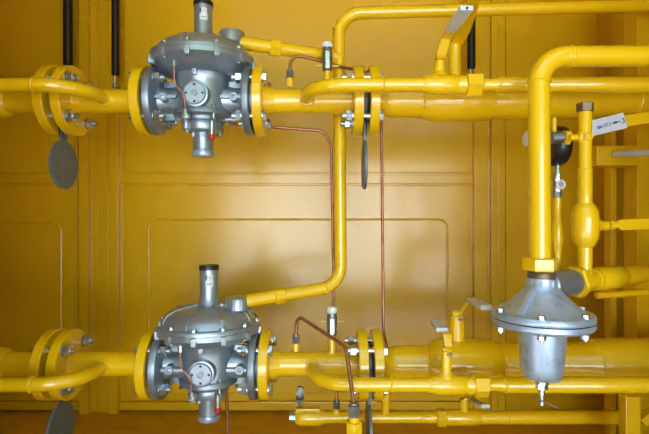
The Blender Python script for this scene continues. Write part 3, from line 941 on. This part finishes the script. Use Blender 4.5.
def fbox(x0, x1, y0, y1, d0, d1, name, parent=t, mat=WALLP, bev=.002):
    return MB().box((wx(x0, d0), d0, max(wz(y1, d0), 0)), (wx(x1, d0), d1, wz(y0, d0))).build(name, mat, parent, bevel=bev)


fbox(611, 616.5, 118, 520, 1.44, 1.475, 'upright_flange')
fbox(616.5, 623, 118, 520, 1.462, 1.475, 'bolt_strip', mat=material('yellow_brown_strip', (0.40, 0.19, 0.01), .4))  # browner and darker than the flanges beside it
fbox(623, 634, 118, 520, 1.43, 1.475, 'upright_flange')
fbox(637, 662, -40, 520, 1.35, 1.41, 'upright')
bk = fbox(597, 637, 145.5, 165.5, 1.33, 1.40, 'bracket')
MB().box((wx(612, 1.33), 1.328, wz(156.5, 1.33)), (wx(628, 1.33), 1.334, wz(151.5, 1.33))).build('bracket_slot', RUBBER, bk, bevel=.001)
fbox(597, 612, 146.5, 164.5, 1.3285, 1.34, 'bracket_flange', bk)
sb = MB().ngon((0, -.008, 0), (0, 0, 0), .0085).cyl((0, -.014, 0), (0, .01, 0), .0045, 12).mesh('frame_bolt', STEELD)
for py in (138.5, 202.5, 266.5, 333, 399, 428):
    share('frame_bolt', sb, t, (wx(619.8, 1.46), 1.460, wz(py, 1.46)))
fbox(626, 641, 397, 520, 1.12, 1.15, 'front_leg')
MB().sweep([W(641, 422, 1.135), W(662, 404, 1.135)], [.02, .02], .02).build('brace', WALLP, t, bevel=.001)
MB().cyl(W(596, 295.5, 1.16), W(646, 292, 1.16), .0085, 16).build('tie_rod', PIPE, t)

DL = 1.125
ga, gb = W(583, 130.5, DL), W(624.2, 120.5, DL)
dv = (gb - ga).normalized()
t = thing('valve_lever', 'yellow lever with white printed grip sleeve behind the slim upright pipe', 'lever', W(735, 112, DL))
MB().sweep([gb - dv * .05, W(640, 118.7, DL), W(735, 111, DL)], [.026, .027, .028], .007, (0, 0, 1)).build('bar', PIPE, t, bevel=.001)
g = MB().sweep([ga, gb], [.037, .039], .013, (0, 0, 1)).build('grip', GRIP, t, bevel=.003)
pv = Vector((0, 0, 1)) - dv * dv.z
pv.normalize()


def stroke(a, b, c, d_):
    """printed bar on the sleeve, from a to b along it (0..1) and c to d_ across it (-1..1)"""
    L = (gb - ga).length
    pts = []
    for yy in (-.0071, -.0060):
        for s, q in ((a, c), (b, c), (b, d_), (a, d_)):
            pts.append(ga + dv * (L * s) + pv * (.0185 * q) + Vector((0, yy, 0)))
    MB().add(pts, [(0, 1, 2, 3), (4, 7, 6, 5), (0, 4, 5, 1), (1, 5, 6, 2), (2, 6, 7, 3), (3, 7, 4, 0)]).build('print', BLUE, g)


for s in ((.30, .42, -.28, -.10), (.30, .43, -.06, .06), (.46, .475, -.3, .2), (.50, .515, -.3, .12), (.50, .545, .12, .2), (.545, .56, -.3, .12), (.60, .615, -.32, .25),
          (.65, .86, -.06, .06), (.70, .78, -.14, .14), (.88, .95, -.32, -.22), (.94, .96, -.32, .34), (.90, .95, .26, .34)):
    stroke(*s)
MB().cyl(W(735, 135, DL + .02), W(735, 104, DL + .02), .013, 16).build('stem', PIPE, t)
t = thing('grey_rod', 'pale grey rod entering the slot of the yellow bracket', 'rod', W(614, 154, 1.34))
MB().tube([W(613, 154.2, 1.338), W(640, 153, 1.24), W(690, 150, 1.10)], .0088, .1, 16).build('bar', GRIP, t)

# ------------------------------------------------------------------ gas struts on the door posts
for lab, cx, yend, hw in (('black gas strut standing beside the left door edge', 68, 66, .0165), ('black gas strut beside the folded post above the upper spool', 115.5, 75.5, .0135), ('black gas strut behind the lever of the upper valve', 471.3, 69, .0145)):
    d = 1.672
    t = thing('gas_strut', lab, 'gas strut', W(cx, yend + 12, d), 'door gas struts')
    x = wx(cx, d)
    MB().cyl((x, d, wz(yend, d)), (x, d, ZT), hw, 24, ch=.003).build('cylinder', BLACKP, t)
    MB().cyl((x - .003, d, wz(yend + 9, d)), (x - .003, d, wz(yend - 1, d)), .0055, 14).build('rod', STEEL, t)
    MB().ngon((x - .003, d, wz(yend + 12, d)), (x - .003, d, wz(yend + 8, d)), .009).build('end_fitting', STEELD, t)
    MB().cyl((x - .003, d, wz(yend + 10, d)), (x - .003, 1.71, wz(yend + 10, d)), .005, 12).build('pivot_pin', STEELD, t)

# ------------------------------------------------------------------ the yard behind the camera: ground, added building and trees that shape the light
GZ = -0.75
struct(MB().box((-30, -30, GZ - .1), (30, 12, GZ)).build('ground', CONC))
t = thing('added_building', 'added pale blue building out of view that reflects light into the cabinet', 'building', (.4, -7, GZ))  # unseen addition, sized to put a bright reflection on the back door
MB().box((-2.0, -8.6, GZ), (2.9, -7, CZ + 1.35)).build('wall', BOUNCE_PLASTER, t)
MB().box((-2.1, -8.7, CZ + 1.35), (3.0, -6.9, CZ + 1.43)).build('roof', STEELD, t)
tr = MB()  # added trees that keep sky reflections off the upper back wall
for k in range(26):
    a = math.radians(200 + 140 * k / 25)
    R = 13.4 + random.uniform(-.8, .8)
    h = random.uniform(10.8, 12.4)
    c = Vector((R * math.cos(a), R * math.sin(a) * 1.0, GZ))
    tr.lathe([(0, 0), (.9, .1), (1.6, h * .35), (1.5, h * .6), (.9, h * .88), (0, h)], c, (0, 0, 1), 12, wave=.12, nw=5)
o = tr.build('added_tree_screen', SCREEN_LEAF)
o['kind'] = 'stuff'
o['label'] = 'added dark trees out of view that screen low sky light'
o['category'] = 'added trees'
